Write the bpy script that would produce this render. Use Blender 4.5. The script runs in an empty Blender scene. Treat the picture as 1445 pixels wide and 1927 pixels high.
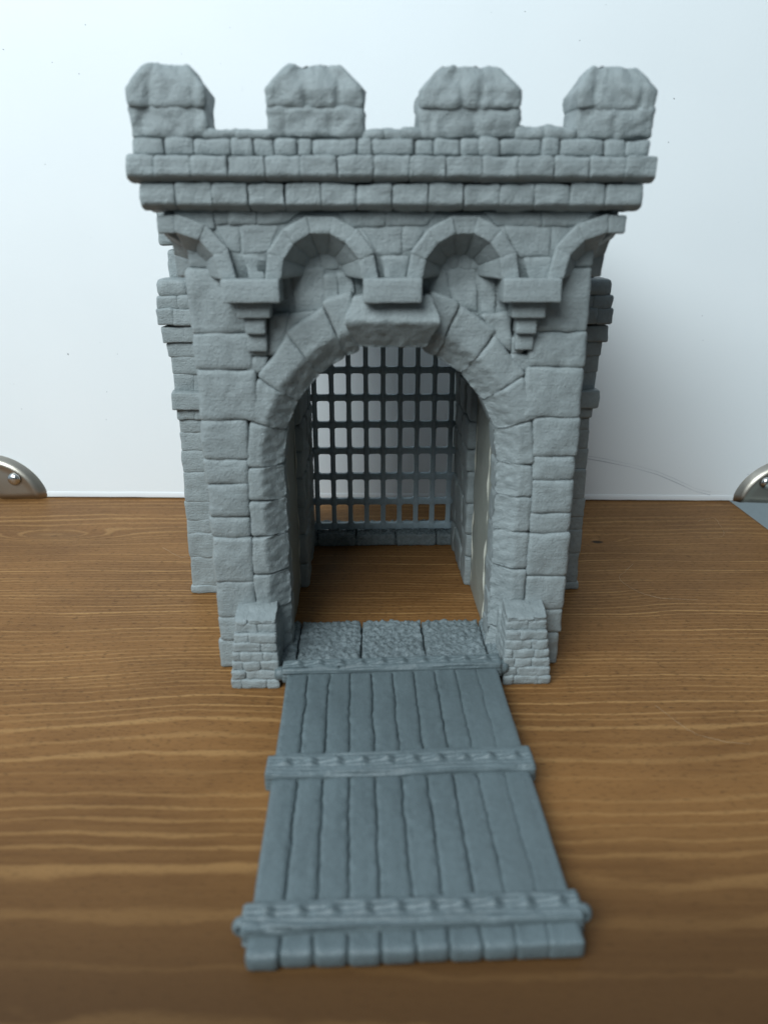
"""Grey printed castle gatehouse with lowered drawbridge on a stained wooden board, white storage box behind.
One Blender unit is ten centimetres."""
import bpy, bmesh, math, random
import numpy as np
from mathutils import Matrix, Vector

random.seed(7)
rng = np.random.RandomState(11)
PI = math.pi
SC = bpy.context.scene
COL = SC.collection

# ------------------------------------------------------------------ noise
_perm = rng.permutation(256)
_perm = np.concatenate([_perm, _perm, _perm])
_grad = rng.normal(size=(256, 3)); _grad /= np.linalg.norm(_grad, axis=1)[:, None]

def perlin(P):
    P = np.asarray(P, float)
    i = np.floor(P).astype(int); f = P - i; i &= 255
    u = f * f * f * (f * (f * 6 - 15) + 10)
    def g(dx, dy, dz):
        h = _perm[_perm[_perm[i[:, 0] + dx] + i[:, 1] + dy] + i[:, 2] + dz]
        d = f - np.array([dx, dy, dz])
        return (_grad[h] * d).sum(1)
    def L(a, b, t): return a + (b - a) * t
    return L(L(L(g(0,0,0), g(1,0,0), u[:,0]), L(g(0,1,0), g(1,1,0), u[:,0]), u[:,1]),
             L(L(g(0,0,1), g(1,0,1), u[:,0]), L(g(0,1,1), g(1,1,1), u[:,0]), u[:,1]), u[:,2])

def fbm(P, octs=3, gain=.5):
    P = np.asarray(P, float); s = 0; a = 1
    for _ in range(octs):
        s = s + a * perlin(P); P = P * 2.03 + 17.3; a *= gain
    return s

# ------------------------------------------------------------------ mesh accumulation
class Acc:
    def __init__(s): s.v = []; s.f = []; s.n = 0
    def add(s, V, F):
        V = np.asarray(V, float)
        s.v.append(V); s.f.extend([tuple(int(i) + s.n for i in q) for q in F]); s.n += len(V)
    def build(s, name, mat, parent=None, smooth=True):
        me = bpy.data.meshes.new(name)
        V = np.concatenate(s.v) if s.v else np.zeros((0, 3))
        me.from_pydata(V.tolist(), [], s.f); me.validate()
        bm = bmesh.new(); bm.from_mesh(me)
        bmesh.ops.recalc_face_normals(bm, faces=bm.faces); bm.to_mesh(me); bm.free()
        if smooth: me.polygons.foreach_set('use_smooth', [True] * len(me.polygons))
        me.materials.append(mat)
        o = bpy.data.objects.new(name, me); COL.objects.link(o)
        if parent is not None: o.parent = parent
        return o

def lines(h, r, seg):
    r = min(r, h * .9)
    inner = max(1, int(round((2 * h - 2 * r) / seg)))
    mid = np.linspace(-h + r, h - r, inner + 1)
    return np.concatenate([[-h, -h + .3 * r], mid, [h - .3 * r, h]])

_topo = {}
def topo(nx, ny, nz):
    k = (nx, ny, nz)
    if k in _topo: return _topo[k]
    idx = -np.ones((nx, ny, nz), int); pts = []
    for a in range(nx):
        for b in range(ny):
            if a in (0, nx-1) or b in (0, ny-1):
                rc = range(nz)
            else: rc = (0, nz-1)
            for c in rc:
                idx[a, b, c] = len(pts); pts.append((a, b, c))
    F = []
    for a in (0, nx-1):
        for b in range(ny-1):
            for c in range(nz-1): F.append((idx[a,b,c], idx[a,b+1,c], idx[a,b+1,c+1], idx[a,b,c+1]))
    for b in (0, ny-1):
        for a in range(nx-1):
            for c in range(nz-1): F.append((idx[a,b,c], idx[a+1,b,c], idx[a+1,b,c+1], idx[a,b,c+1]))
    for c in (0, nz-1):
        for a in range(nx-1):
            for b in range(ny-1): F.append((idx[a,b,c], idx[a+1,b,c], idx[a+1,b+1,c], idx[a,b+1,c]))
    _topo[k] = (np.array(pts), F)
    return _topo[k]

def FRONT(u, d, w):            # facade frame: u = x, w = z, d = outward towards the viewer
    return np.stack([u, -d, w], 1)
def SIDE(sx, x0):              # side wall frame: u = y
    return lambda u, d, w: np.stack([sx * (x0 + d), u, w], 1)
def PLAIN(u, d, w):            # d = +y
    return np.stack([u, d, w], 1)

def stone(acc, quad, d0, d1, r=.011, amp=.004, freq=22., seg=.016, bulge=0., frame=FRONT, post=None, octs=3, wob=.0025, dseg=.05, ov=None):
    """rounded, eroded block: quad = 4 (u,w) corners [00,10,11,01], from depth d0 out to d1"""
    q = np.array(quad, float)
    ov = random.uniform(.001, .004) if ov is None else ov          # neighbours run into each other: joints stay shallow
    cen = q.mean(0); e = q - cen; L0 = np.linalg.norm(e, axis=1).mean()
    hu, hw_ = np.abs(e[:,0]).mean(), np.abs(e[:,1]).mean()
    q = cen + e * np.array([1 + ov/max(hu,.01), 1 + ov/max(hw_,.01)])
    lu = (np.linalg.norm(q[1]-q[0]) + np.linalg.norm(q[2]-q[3])) / 4
    lw = (np.linalg.norm(q[3]-q[0]) + np.linalg.norm(q[2]-q[1])) / 4
    ld = (d1 - d0) / 2
    rr = min(r, lu*.8, lw*.8, ld*.9)
    X, D, W = lines(lu, rr, seg), lines(ld, rr, dseg), lines(lw, rr, seg)
    I, F = topo(len(X), len(D), len(W))
    p = np.stack([X[I[:,0]], D[I[:,1]], W[I[:,2]]], 1)
    h = np.array([lu, ld, lw])
    c = np.clip(p, -(h-rr), h-rr)
    n = p - c; ln = np.linalg.norm(n, axis=1); n = n / np.maximum(ln, 1e-9)[:, None]
    p = c + n * rr
    if bulge:
        t = (1-(p[:,0]/lu)**2).clip(0) * (1-(p[:,2]/lw)**2).clip(0)
        p[:,1] += bulge * t * (p[:,1] > 0)
    a = p[:,0]/lu*.5+.5; b = p[:,2]/lw*.5+.5
    uw = (q[0]*((1-a)*(1-b))[:,None] + q[1]*(a*(1-b))[:,None] + q[2]*(a*b)[:,None] + q[3]*((1-a)*b)[:,None])
    d = p[:,1] + (d0+d1)/2
    seed = rng.uniform(0, 200, 3)
    P = np.stack([uw[:,0], d, uw[:,1]], 1)
    nz = fbm(P*freq + seed, octs) * amp
    P = P + n * nz[:,None]
    if wob:
        P[:,0] += perlin(P*9 + seed[::-1]) * wob*2; P[:,2] += perlin(P*9 + seed + 40) * wob*2
    if post is not None: P = post(P, nz)
    acc.add(frame(P[:,0], P[:,1], P[:,2]), F)

def rect(u0, w0, u1, w1): return [(u0,w0), (u1,w0), (u1,w1), (u0,w1)]

def box(acc, x0, x1, y0, y1, z0, z1):
    V = [(x,y,z) for x in (x0,x1) for y in (y0,y1) for z in (z0,z1)]
    acc.add(V, [(0,1,3,2),(4,6,7,5),(0,4,5,1),(2,3,7,6),(0,2,6,4),(1,5,7,3)])

def tube(acc, P, R, n=8):
    P = [Vector(p) for p in P]; V = []; F = []
    for i, p in enumerate(P):
        t = (P[min(i+1,len(P)-1)] - P[max(i-1,0)]).normalized()
        a = t.cross(Vector((0,0,1))); a = a.normalized() if a.length > 1e-4 else Vector((1,0,0)); b = t.cross(a)
        r = R(i/(len(P)-1)) if callable(R) else R
        for k in range(n):
            an = 2*PI*k/n; V.append(tuple(p + a*math.cos(an)*r + b*math.sin(an)*r))
    for i in range(len(P)-1):
        for k in range(n): F.append((i*n+k, i*n+(k+1)%n, (i+1)*n+(k+1)%n, (i+1)*n+k))
    F.append(tuple(range(n))); F.append(tuple(range((len(P)-1)*n, len(P)*n)))
    acc.add(V, F)

def empty(name, loc=(0,0,0), rot=(0,0,0), label=None, cat=None, group=None):
    o = bpy.data.objects.new(name, None); COL.objects.link(o)
    o.location = loc; o.rotation_euler = rot; o.empty_display_size = .1
    if label: o['label'] = label
    if cat: o['category'] = cat
    if group: o['group'] = group
    return o
def tag(o, label=None, cat=None, group=None, kind=None):
    for k, v in (('label',label),('category',cat),('group',group),('kind',kind)):
        if v: o[k] = v
    return o

# ------------------------------------------------------------------ node helpers
class NT:
    def __init__(s, name):
        s.m = bpy.data.materials.new(name); s.m.use_nodes = True
        s.t = s.m.node_tree; s.b = s.t.nodes['Principled BSDF']
    def n(s, typ, ins=None, **kw):
        d = s.t.nodes.new(typ)
        for k, v in kw.items(): setattr(d, k, v)
        for k, v in (ins or {}).items(): s.set(d.inputs[k], v)
        return d
    def set(s, sock, v):
        if isinstance(v, bpy.types.NodeSocket): s.t.links.new(v, sock)
        else: sock.default_value = v
    def math(s, op, a, b=0., c=0., clamp=False):
        d = s.t.nodes.new('ShaderNodeMath'); d.operation = op; d.use_clamp = clamp
        s.set(d.inputs[0], a); s.set(d.inputs[1], b); s.set(d.inputs[2], c); return d.outputs[0]
    def mix(s, f, a, b):
        d = s.t.nodes.new('ShaderNodeMix'); d.data_type = 'RGBA'
        s.set(d.inputs['Factor'], f)
        s.set(d.inputs[6], a if isinstance(a, bpy.types.NodeSocket) else (*a, 1)); s.set(d.inputs[7], b if isinstance(b, bpy.types.NodeSocket) else (*b, 1))
        return d.outputs[2]
    def noise(s, vec, scale, detail=2., rough=.5, dist=0.):
        d = s.n('ShaderNodeTexNoise', {'Scale': scale, 'Detail': detail, 'Roughness': rough, 'Distortion': dist})
        if vec is not None: s.set(d.inputs['Vector'], vec)
        return d.outputs['Fac']
    def mapping(s, vec, scale=(1,1,1), loc=(0,0,0)):
        d = s.n('ShaderNodeMapping'); s.set(d.inputs['Vector'], vec)
        d.inputs['Scale'].default_value = scale; d.inputs['Location'].default_value = loc
        return d.outputs[0]
    def obj(s): return s.n('ShaderNodeTexCoord').outputs['Object']
    def ramp(s, f, stops):
        d = s.n('ShaderNodeValToRGB'); s.set(d.inputs[0], f); e = d.color_ramp.elements
        while len(e) < len(stops): e.new(.5)
        for x, (p, c) in zip(e, stops):
            x.position = p; x.color = (*c, 1) if len(c) == 3 else c
        return d.outputs[0]
    def maprange(s, v, a, b, c=0., d_=1., smooth=True):
        d = s.n('ShaderNodeMapRange', {'From Min': a, 'From Max': b, 'To Min': c, 'To Max': d_})
        d.interpolation_type = 'SMOOTHSTEP' if smooth else 'LINEAR'
        s.set(d.inputs['Value'], v); return d.outputs[0]
    def bump(s, h, strength, dist, normal=None):
        d = s.n('ShaderNodeBump', {'Strength': strength, 'Distance': dist}); s.set(d.inputs['Height'], h)
        if normal is not None: s.set(d.inputs['Normal'], normal)
        return d.outputs[0]

def grey_plastic(name, base=(.250,.284,.288), layer=.5, rough=.47, grain=1.0):
    k = NT(name); P = k.obj()
    big = k.noise(P, 5., 3.)
    fine = k.noise(P, 60., 4., .6)
    tint = k.math('ADD', k.math('MULTIPLY', big, .5), k.math('MULTIPLY', fine, .5))
    col = k.mix(k.maprange(tint, .35, .65), tuple(c*.90 for c in base), tuple(c*1.09 for c in base))
    k.set(k.b.inputs['Base Color'], col)
    k.set(k.b.inputs['Roughness'], k.math('ADD', rough-.08, k.math('MULTIPLY', fine, .16)))
    k.b.inputs['Specular IOR Level'].default_value = .42
    lay = k.noise(k.mapping(P, (6., 6., 150.)), 1., 2., .55)       # the print's thin horizontal layers
    nm = k.bump(lay, layer, .003)
    nm = k.bump(k.noise(P, 75., 5., .66), 1.0*grain, .0026, nm)
    nm = k.bump(k.noise(P, 170., 3., .6), 1.0*grain, .0035, nm)
    k.set(k.b.inputs['Normal'], nm)
    return k.m

GREY = grey_plastic('grey_print_plastic')
GREY_SLAB = grey_plastic('grey_print_plastic_glossy', (.165,.20,.21), .12, .27, 1.3)
GREY_DECK = grey_plastic('grey_print_plastic_deck', (.108,.138,.146), .25, .36, .6)
GREY_BAR = grey_plastic('grey_print_plastic_bars', (.34,.43,.48), .15, .36, .3)

def wood_material():
    k = NT('stained_pine'); P = k.obj()
    sep = k.n('ShaderNodeSeparateXYZ', {'Vector': P}); x, y = sep.outputs[0], sep.outputs[1]
    # slow wander of the grain, plus swirls where knots push the rings aside
    w1 = k.math('MULTIPLY', k.math('SUBTRACT', k.noise(k.mapping(P, (.55, .9, 1), (3.1,1.7,0)), 1., 2., .45), .5), .22)
    w2 = k.math('MULTIPLY', k.math('SUBTRACT', k.noise(k.mapping(P, (2.2, 3.2, 1)), 1., 2., .5), .5), .035)
    w3 = k.math('MULTIPLY', k.math('SUBTRACT', k.noise(k.mapping(P, (14., 30., 1)), 1., 2., .5), .5), .010)
    s = k.math('ADD', y, k.math('ADD', w1, k.math('ADD', w2, w3)))
    knots = ((-1.80, 1.335, .30, .085, .22), (1.135, 1.25, .16, .06, .11), (.75, -1.0, .30, .10, .05), (-2.6, -.4, .4, .15, .2))
    for kx, ky, ka, kb, kA in knots:
        dx = k.math('DIVIDE', k.math('SUBTRACT', x, kx), ka); dy = k.math('DIVIDE', k.math('SUBTRACT', y, ky), kb)
        r2 = k.math('ADD', k.math('MULTIPLY', dx, dx), k.math('MULTIPLY', dy, dy))
        s = k.math('ADD', s, k.math('MULTIPLY', k.math('EXPONENT', k.math('MULTIPLY', r2, -1.)), kA))
    # phase curve: one ring per unit, wide in front, dense in the middle, wide again by the box
    ys = [-1.75, -1.60, -1.47, -1.36, -1.22, -1.08, -.94, -.872, -.83, -.778, -.735, -.682, -.584, -.506, -.434, -.348, -.302]
    yy = ys[-1]
    def sp(v):
        if v < .05: return .036 - .010*(v+.3)/.35
        if v < .9: return .030 - .003*(v-.05)/.85
        if v < 1.15: return .027
        if v < 1.34: return .04
        return .058
    while yy < 2.25:
        yy += sp(yy) * random.uniform(.6, 1.45); ys.append(yy)
    ys = np.array(ys); y0, y1 = ys[0], ys[-1]; N = len(ys) - 1
    def curve(v, xs, vs):
        d = k.n('ShaderNodeFloatCurve'); cm = d.mapping.curves[0]; cm.points[0].location = (0, float(vs[0])); cm.points[1].location = (1, float(vs[-1]))
        for a, b in zip(xs[1:-1], vs[1:-1]): cm.points.new(float(a), float(b))
        for p in cm.points: p.handle_type = 'VECTOR'
        d.mapping.update(); d.inputs['Factor'].default_value = 1.; k.set(d.inputs['Value'], v); return d.outputs[0]
    grid = np.linspace(0, 1, 60)
    near = [i for i in range(len(ys)) if ys[i] < -.28]
    xs = sorted(set([(ys[i]-y0)/(y1-y0) for i in near] + [g for g in grid if y0 + g*(y1-y0) > -.25] + [0., 1.]))
    vs = [np.interp(y0 + a*(y1-y0), ys, np.arange(N+1)) / N for a in xs]
    sn = k.math('DIVIDE', k.math('SUBTRACT', s, y0), y1-y0)
    ph = k.math('MULTIPLY', curve(sn, xs, vs), float(N))
    cell = k.math('FLOOR', k.math('ADD', ph, .5))
    rnd = k.n('ShaderNodeTexWhiteNoise', noise_dimensions='1D'); k.set(rnd.inputs['W'], cell)
    ripple = k.math('MULTIPLY', k.math('SUBTRACT', k.noise(k.mapping(P, (5., 12., 1)), 1., 2.), .5), .35)
    off = k.math('SUBTRACT', k.math('ADD', ph, ripple), cell)            # -.5 .. .5 round each pale ring
    wid = k.math('MULTIPLY', k.math('ADD', .09, k.math('MULTIPLY', rnd.outputs['Value'], .15)), k.maprange(k.noise(k.mapping(P, (3.5, 14., 1), (2,5,0)), 1., 3., .6), .25, .75, .45, 1.7))
    aoff = k.math('ABSOLUTE', off)
    line = k.n('ShaderNodeMapRange', {'To Min': 1., 'To Max': 0.}, interpolation_type='SMOOTHSTEP')
    k.set(line.inputs['Value'], aoff); k.set(line.inputs['From Min'], k.math('MULTIPLY', wid, .25)); k.set(line.inputs['From Max'], wid)
    fade = k.maprange(k.noise(k.mapping(P, (.9, 3., 1), (9,2,0)), 1., 2.), .30, .58, .4, 1.)
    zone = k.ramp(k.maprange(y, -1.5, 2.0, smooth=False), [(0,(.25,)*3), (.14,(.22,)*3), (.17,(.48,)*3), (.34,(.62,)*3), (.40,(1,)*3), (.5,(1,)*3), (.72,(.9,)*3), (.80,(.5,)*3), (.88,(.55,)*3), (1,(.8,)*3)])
    amp = k.math('MULTIPLY', k.math('MULTIPLY', line.outputs[0], fade), k.math('MULTIPLY', zone, k.math('ADD', .30, k.math('MULTIPLY', rnd.outputs['Value'], .95))))
    # stain: blotches, streaks along the grain, dark pores
    blot = k.noise(k.mapping(P, (1.1, 2.0, 1), (4,7,0)), 1., 4., .55)
    streak = k.noise(k.mapping(P, (2.2, 55., 1)), 1., 3., .6)
    pore = k.noise(k.mapping(P, (34., 150., 1)), 1., 3., .65)
    fib = k.noise(k.mapping(P, (60., 60., 1)), 1., 4., .7)
    dark = k.mix(k.maprange(blot, .3, .7), (.152,.069,.022), (.234,.110,.036))
    dark = k.mix(k.maprange(streak, .35, .7, 0., .45), dark, (.262,.131,.045))
    near_shade = k.maprange(k.math('ADD', y, k.math('MULTIPLY', w1, .8)), -1.45, -.55)          # foreground shade painted into the wood colour, darkest along the near edge
    dark = k.mix(near_shade, (.072,.035,.013), dark)
    light = k.mix(blot, (.33,.178,.066), (.42,.238,.092))
    col = k.mix(amp, dark, light)
    pf = k.math('MULTIPLY', k.maprange(pore, .54, .68), k.maprange(y, -.9, -.2, .35, .75))
    col = k.mix(pf, col, (.05,.025,.010))
    col = k.mix(k.maprange(fib, .62, .8, 0., .5), col, (.055,.028,.012))
    # the knot hearts
    for kx, ky, a, b, st, c in ((1.135,1.245,.030,.020,.95,(.018,.010,.006)), (-1.79,1.33,.02,.012,.45,(.05,.025,.012)), (-1.80,1.335,.17,.05,.3,(.16,.085,.034))):
        dx = k.math('DIVIDE', k.math('SUBTRACT', x, kx), a); dy = k.math('DIVIDE', k.math('SUBTRACT', y, ky), b)
        rr = k.math('SQRT', k.math('ADD', k.math('MULTIPLY', dx, dx), k.math('MULTIPLY', dy, dy)))
        col = k.mix(k.maprange(rr, .6, 1.3, st, 0.), col, c)
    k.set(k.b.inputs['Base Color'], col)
    k.set(k.b.inputs['Roughness'], k.math('ADD', .44, k.math('MULTIPLY', pore, .25)))
    k.b.inputs['Specular IOR Level'].default_value = .17
    nm = k.bump(amp, .25, .004)
    nm = k.bump(pore, .35, .003, nm)
    nm = k.bump(k.noise(P, 90., 3.), .15, .003, nm)
    k.set(k.b.inputs['Normal'], nm)
    return k.m
WOOD = wood_material()

def paper_material():
    k = NT('white_paper_board'); P = k.obj()
    n = k.noise(P, 1.4, 3.)
    col = k.mix(n, (.80,.835,.85), (.86,.89,.90))
    speck = k.noise(P, 46., 1., .5)
    sp2 = k.noise(P, 21., 0.)
    m = k.math('MULTIPLY', k.maprange(speck, .77, .80), k.maprange(sp2, .5, .62))
    col = k.mix(m, col, (.25,.26,.27))
    # short upright scuffs
    vs = k.noise(k.mapping(P, (70., 1., 14.)), 1., 2., .6)
    vm = k.math('MULTIPLY', k.maprange(vs, .70, .80), k.maprange(k.noise(P, 1.9, 1.), .60, .72))
    col = k.mix(k.math('MULTIPLY', vm, .45), col, (.38,.40,.43))
    k.set(k.b.inputs['Base Color'], col)
    k.b.inputs['Roughness'].default_value = .55
    k.b.inputs['Specular IOR Level'].default_value = .3
    nm = k.bump(k.noise(k.mapping(P, (70., 70., 70.)), 1., 2.), .12, .004)
    k.set(k.b.inputs['Normal'], nm)
    return k.m
PAPER = paper_material()

def simple(name, col, rough=.5, metal=0., bump=0., bscale=80., var=.12):
    k = NT(name); P = k.obj(); n = k.noise(P, 9., 3.)
    k.set(k.b.inputs['Base Color'], k.mix(n, tuple(c*(1-var) for c in col), tuple(c*(1+var) for c in col)))
    k.b.inputs['Roughness'].default_value = rough; k.b.inputs['Metallic'].default_value = metal
    if bump: k.set(k.b.inputs['Normal'], k.bump(k.noise(P, bscale, 3.), bump, .004))
    return k.m
METAL = simple('dull_nickel', (.40,.37,.32), .38, 1., .12, 30.)
RIVET = simple('bright_nickel', (.62,.62,.60), .22, 1., .05)
PUTTY = simple('pale_filler', (.25,.265,.235), .5, 0., .4, 40.)
PALE = simple('dry_filler_bead', (.46,.46,.40), .5)
FLOOR = simple('grey_green_floor', (.42,.46,.44), .6)
HAIR = simple('pale_fibre', (.42,.31,.19), .5)
SCUFF = simple('graphite_scuff', (.42,.45,.49), .7)

# ------------------------------------------------------------------ setting: board, floor, box
def rounded_slab(x0, x1, y0, y1, z0, z1, r, name, mat, parent=None, segs=6):
    me = bpy.data.meshes.new(name); bm = bmesh.new()
    bmesh.ops.create_cube(bm, size=1.)
    for v in bm.verts:
        v.co.x = x0 if v.co.x < 0 else x1; v.co.y = y0 if v.co.y < 0 else y1; v.co.z = z0 if v.co.z < 0 else z1
    bmesh.ops.bevel(bm, geom=bm.edges[:], offset=r, segments=segs, profile=.5, affect='EDGES')
    bm.to_mesh(me); bm.free()
    me.polygons.foreach_set('use_smooth', [True]*len(me.polygons)); me.materials.append(mat)
    o = bpy.data.objects.new(name, me); COL.objects.link(o); o.parent = parent
    m = o.modifiers.new('wn', 'WEIGHTED_NORMAL'); m.keep_sharp = True
    return o

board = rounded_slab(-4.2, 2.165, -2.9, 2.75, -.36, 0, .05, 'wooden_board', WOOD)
tag(board, 'brown stained pine board with pale grain lines under the grey model', 'board', kind='structure')
fl = Acc(); fl.add([(-30,-30,-3.2),(30,-30,-3.2),(30,30,-3.2),(-30,30,-3.2)], [(0,1,2,3)])
tag(fl.build('floor', FLOOR, smooth=False), 'grey green floor far below the board', kind='structure')

bx = empty('storage_box', (0, 1.936, .007), (0,0,math.radians(-1.0)), 'white paper covered storage box with metal corners behind the grey gatehouse', 'box')
BX0, BX1, BH = -2.385, 2.43, 4.3
rounded_slab(BX0, BX1, 0, 3., 0, BH, .02, 'body', PAPER, bx, 4)
sl = Acc()   # paper fold along the bottom edge
stone(sl, rect(BX0+.28, .003, BX1-.28, .030), -.03, .0018, r=.0017, amp=.0012, freq=3, seg=.08, wob=.002)
sl.build('paper_fold', PAPER, bx)
mk = Acc()
pts = [(1.18,.27),(1.33,.245),(1.5,.21),(1.66,.165),(1.78,.115),(1.90,.06),(2.0,.035)]
for off, hw in ((0,.0022),(.018,.0010)):
    V = []; F = []
    for i,(px,pz) in enumerate(pts):
        w = hw*(.6+.4*math.sin(i*2.1))
        V += [(px,-.0012,pz+off-w),(px,-.0012,pz+off+w)]
    for i in range(len(pts)-1): F.append((2*i,2*i+2,2*i+3,2*i+1))
    mk.add(V,F)
tag(mk.build('scuff_mark', SCUFF, bx), 'thin grey curved scuff on the white paper')

def corner_guard(sx):
    x0 = BX0 if sx > 0 else BX1
    A, Bz, nph, nr, ex = .305, .275, 28, 16, 1.8
    acc = Acc(); V = []; F = []
    for i in range(nph+1):
        ph = PI/2*i/nph; c, s_ = max(math.cos(ph),1e-6), max(math.sin(ph),1e-6)
        ux, uz = c**(2/ex), s_**(2/ex)
        for j in range(nr+1):
            r = j/nr
            lip = max(0,(r-.86)/.14)
            d = .030 + .030*(1-r**2.2) + .012*math.exp(-((r-.86)/.07)**2)
            if lip > 0: d = d*(1-lip**2.5) + .0*lip
            x = A*ux*r - .012; z = Bz*uz*r - .004
            e1 = min(1, max(0,(.035-z)/.045)); e2 = min(1,max(0,(.04-(x+.012))/.05))
            d -= .03*e1**2 + .03*e2**2
            V.append((x0+sx*x, -max(d,-.002), z))
    for i in range(nph):
        for j in range(nr): F.append((i*(nr+1)+j, (i+1)*(nr+1)+j, (i+1)*(nr+1)+j+1, i*(nr+1)+j+1))
    # returns along the side and underneath
    n0 = len(V)
    for j in range(nr+1):
        a = V[nph*(nr+1)+j]; V.append((x0-sx*.016, .02, a[2])); V.append((x0-sx*.016, .26*(1-(j/nr)**2)+.02, a[2]))
    for j in range(nr):
        F.append((nph*(nr+1)+j, nph*(nr+1)+j+1, n0+2*j+2, n0+2*j)); F.append((n0+2*j, n0+2*j+2, n0+2*j+3, n0+2*j+1))
    acc.add(V, F)
    g = acc.build('corner_guard', METAL, bx)
    rv = Acc(); V = []; F = []
    cx, cz, R = x0 + sx*.125, .130, .040
    for i in range(9):
        t = i/8*PI/2
        for q in range(20): V.append((cx+R*math.cos(t)*math.cos(q*PI/10), -.052-.026*math.sin(t), cz+R*math.cos(t)*math.sin(q*PI/10)))
    for i in range(8):
        for q in range(20): F.append((i*20+q, i*20+(q+1)%20, (i+1)*20+(q+1)%20, (i+1)*20+q))
    rv.add(V, F); rv.build('rivet', RIVET, g)
corner_guard(1); corner_guard(-1)

# ------------------------------------------------------------------ gatehouse
GX, GY, GYAW = .024, .012, math.radians(1.34)
gate = empty('castle_gatehouse', (GX,GY,0), (0,0,GYAW), 'grey printed castle gatehouse with four battlements and open stone archway', 'model castle')

CAM_H, CAM_D, FPX, PITCH = 1.5, 2.41, 1395., math.radians(20)
def on_wall(px, py, d=0.):
    """point of the photograph on the facade plane d in front of the wall, in the gatehouse's own x, z"""
    u, v = (px-722.5)/FPX, (py-963.5)/FPX
    r = (u, math.cos(PITCH)-v*math.sin(PITCH), -math.sin(PITCH)-v*math.cos(PITCH))
    c, s = math.cos(GYAW), math.sin(GYAW); ox, oy = -GX, -CAM_D-GY
    rx, ry = c*r[0]+s*r[1], -s*r[0]+c*r[1]; qx, qy = c*ox+s*oy, -s*ox+c*oy
    t = (-d-qy)/ry
    return (qx+t*rx, CAM_H+t*r[2])
def patch(acc, pts, d=0., d0=-.06, d1=.004, **kw):
    """pts: top-left, top-right, bottom-right, bottom-left as measured"""
    tl, tr, br, bl = [on_wall(x, y, d) for x, y in pts]
    stone(acc, [bl, br, tr, tl], d0, d1, **kw)

ZC, VS = .788, 1.07
R_IN, R_CR, R_OUT = .368, .442, .497
def arch_path(R, n=28, z0=0.):
    P = [(-R, z) for z in np.linspace(z0, ZC, 12)[:-1]]
    P += [(-R*math.cos(a), ZC+VS*R*math.sin(a)) for a in np.linspace(0, PI, n)]
    P += [(R, z) for z in np.linspace(ZC, z0, 12)[1:]]
    return np.array(P)
def arch_plate(acc, R, W, top, y0, y1):
    I = arch_path(R); n = len(I)
    O = np.empty_like(I)
    for i, (x, z) in enumerate(I):
        if i <= 10: O[i] = (-W, z)
        elif i >= n-11: O[i] = (W, z)
        else:
            dx, dz = x, z-ZC+.0
            t = min(W/abs(dx) if abs(dx) > 1e-6 else 9e9, (top-ZC)/max(dz,1e-6)); O[i] = (dx*t, ZC+dz*t)
    # keep the outline's corners square
    for sx in (-1,1):
        k = int(np.argmin(np.abs(O[:,0]-sx*W)+np.abs(O[:,1]-top))); O[k] = (sx*W, top)
    V = []
    for y in (y0,y1):
        V += [(x,y,z) for x,z in I]; V += [(x,y,z) for x,z in O]
    F = []
    for i in range(n-1):
        F += [(i,i+1,n+i+1,n+i), (2*n+i,2*n+i+1,3*n+i+1,3*n+i), (i,i+1,2*n+i+1,2*n+i), (n+i,n+i+1,3*n+i+1,3*n+i)]
    F += [(0,n,3*n,2*n), (n-1,2*n-1,4*n-1,3*n-1)]
    acc.add(V, F)

HW = .628           # half width of the body
# --- front wall: core plate and quoins, filler stones of the spandrels
fw = Acc()
arch_plate(fw, .425, HW-.012, 1.60, .034, .36)
Q = dict(ov=.003, r=.013, amp=.0075, freq=13., seg=.010, bulge=.003, octs=3)
def quoins(side, rows):
    for z0, z1, xi, dp in rows:
        xo = HW + random.uniform(-.004, .006)
        q = rect(-xo, z0, -xi, z1) if side < 0 else rect(xi, z0, xo, z1)
        stone(fw, q, -.20, dp, **Q)
G_ = .0035
rowsL = [(1.229,1.424,.445,.004),(1.114,1.226,.448,.006),(.948,1.111,.440,.008),(.813,.945,.478,.006),(.725,.810,.484,.004),(.605,.722,.488,.006),
         (.528,.602,.489,.002),(.358,.525,.489,.006),(.215,.355,.489,.003),(.121,.212,.40,.004),(.002,.118,.40,.0)]
rowsR = [(1.231,1.424,.440,.004),(1.118,1.228,.448,.006),(.951,1.115,.438,.008),(.817,.948,.478,.006),(.731,.814,.484,.003),(.612,.728,.488,.006),
         (.535,.609,.489,.003),(.369,.532,.489,.006),(.234,.366,.489,.004),(.136,.231,.40,.003),(.002,.133,.40,.0)]
quoins(-1, rowsL); quoins(1, rowsR)
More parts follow.
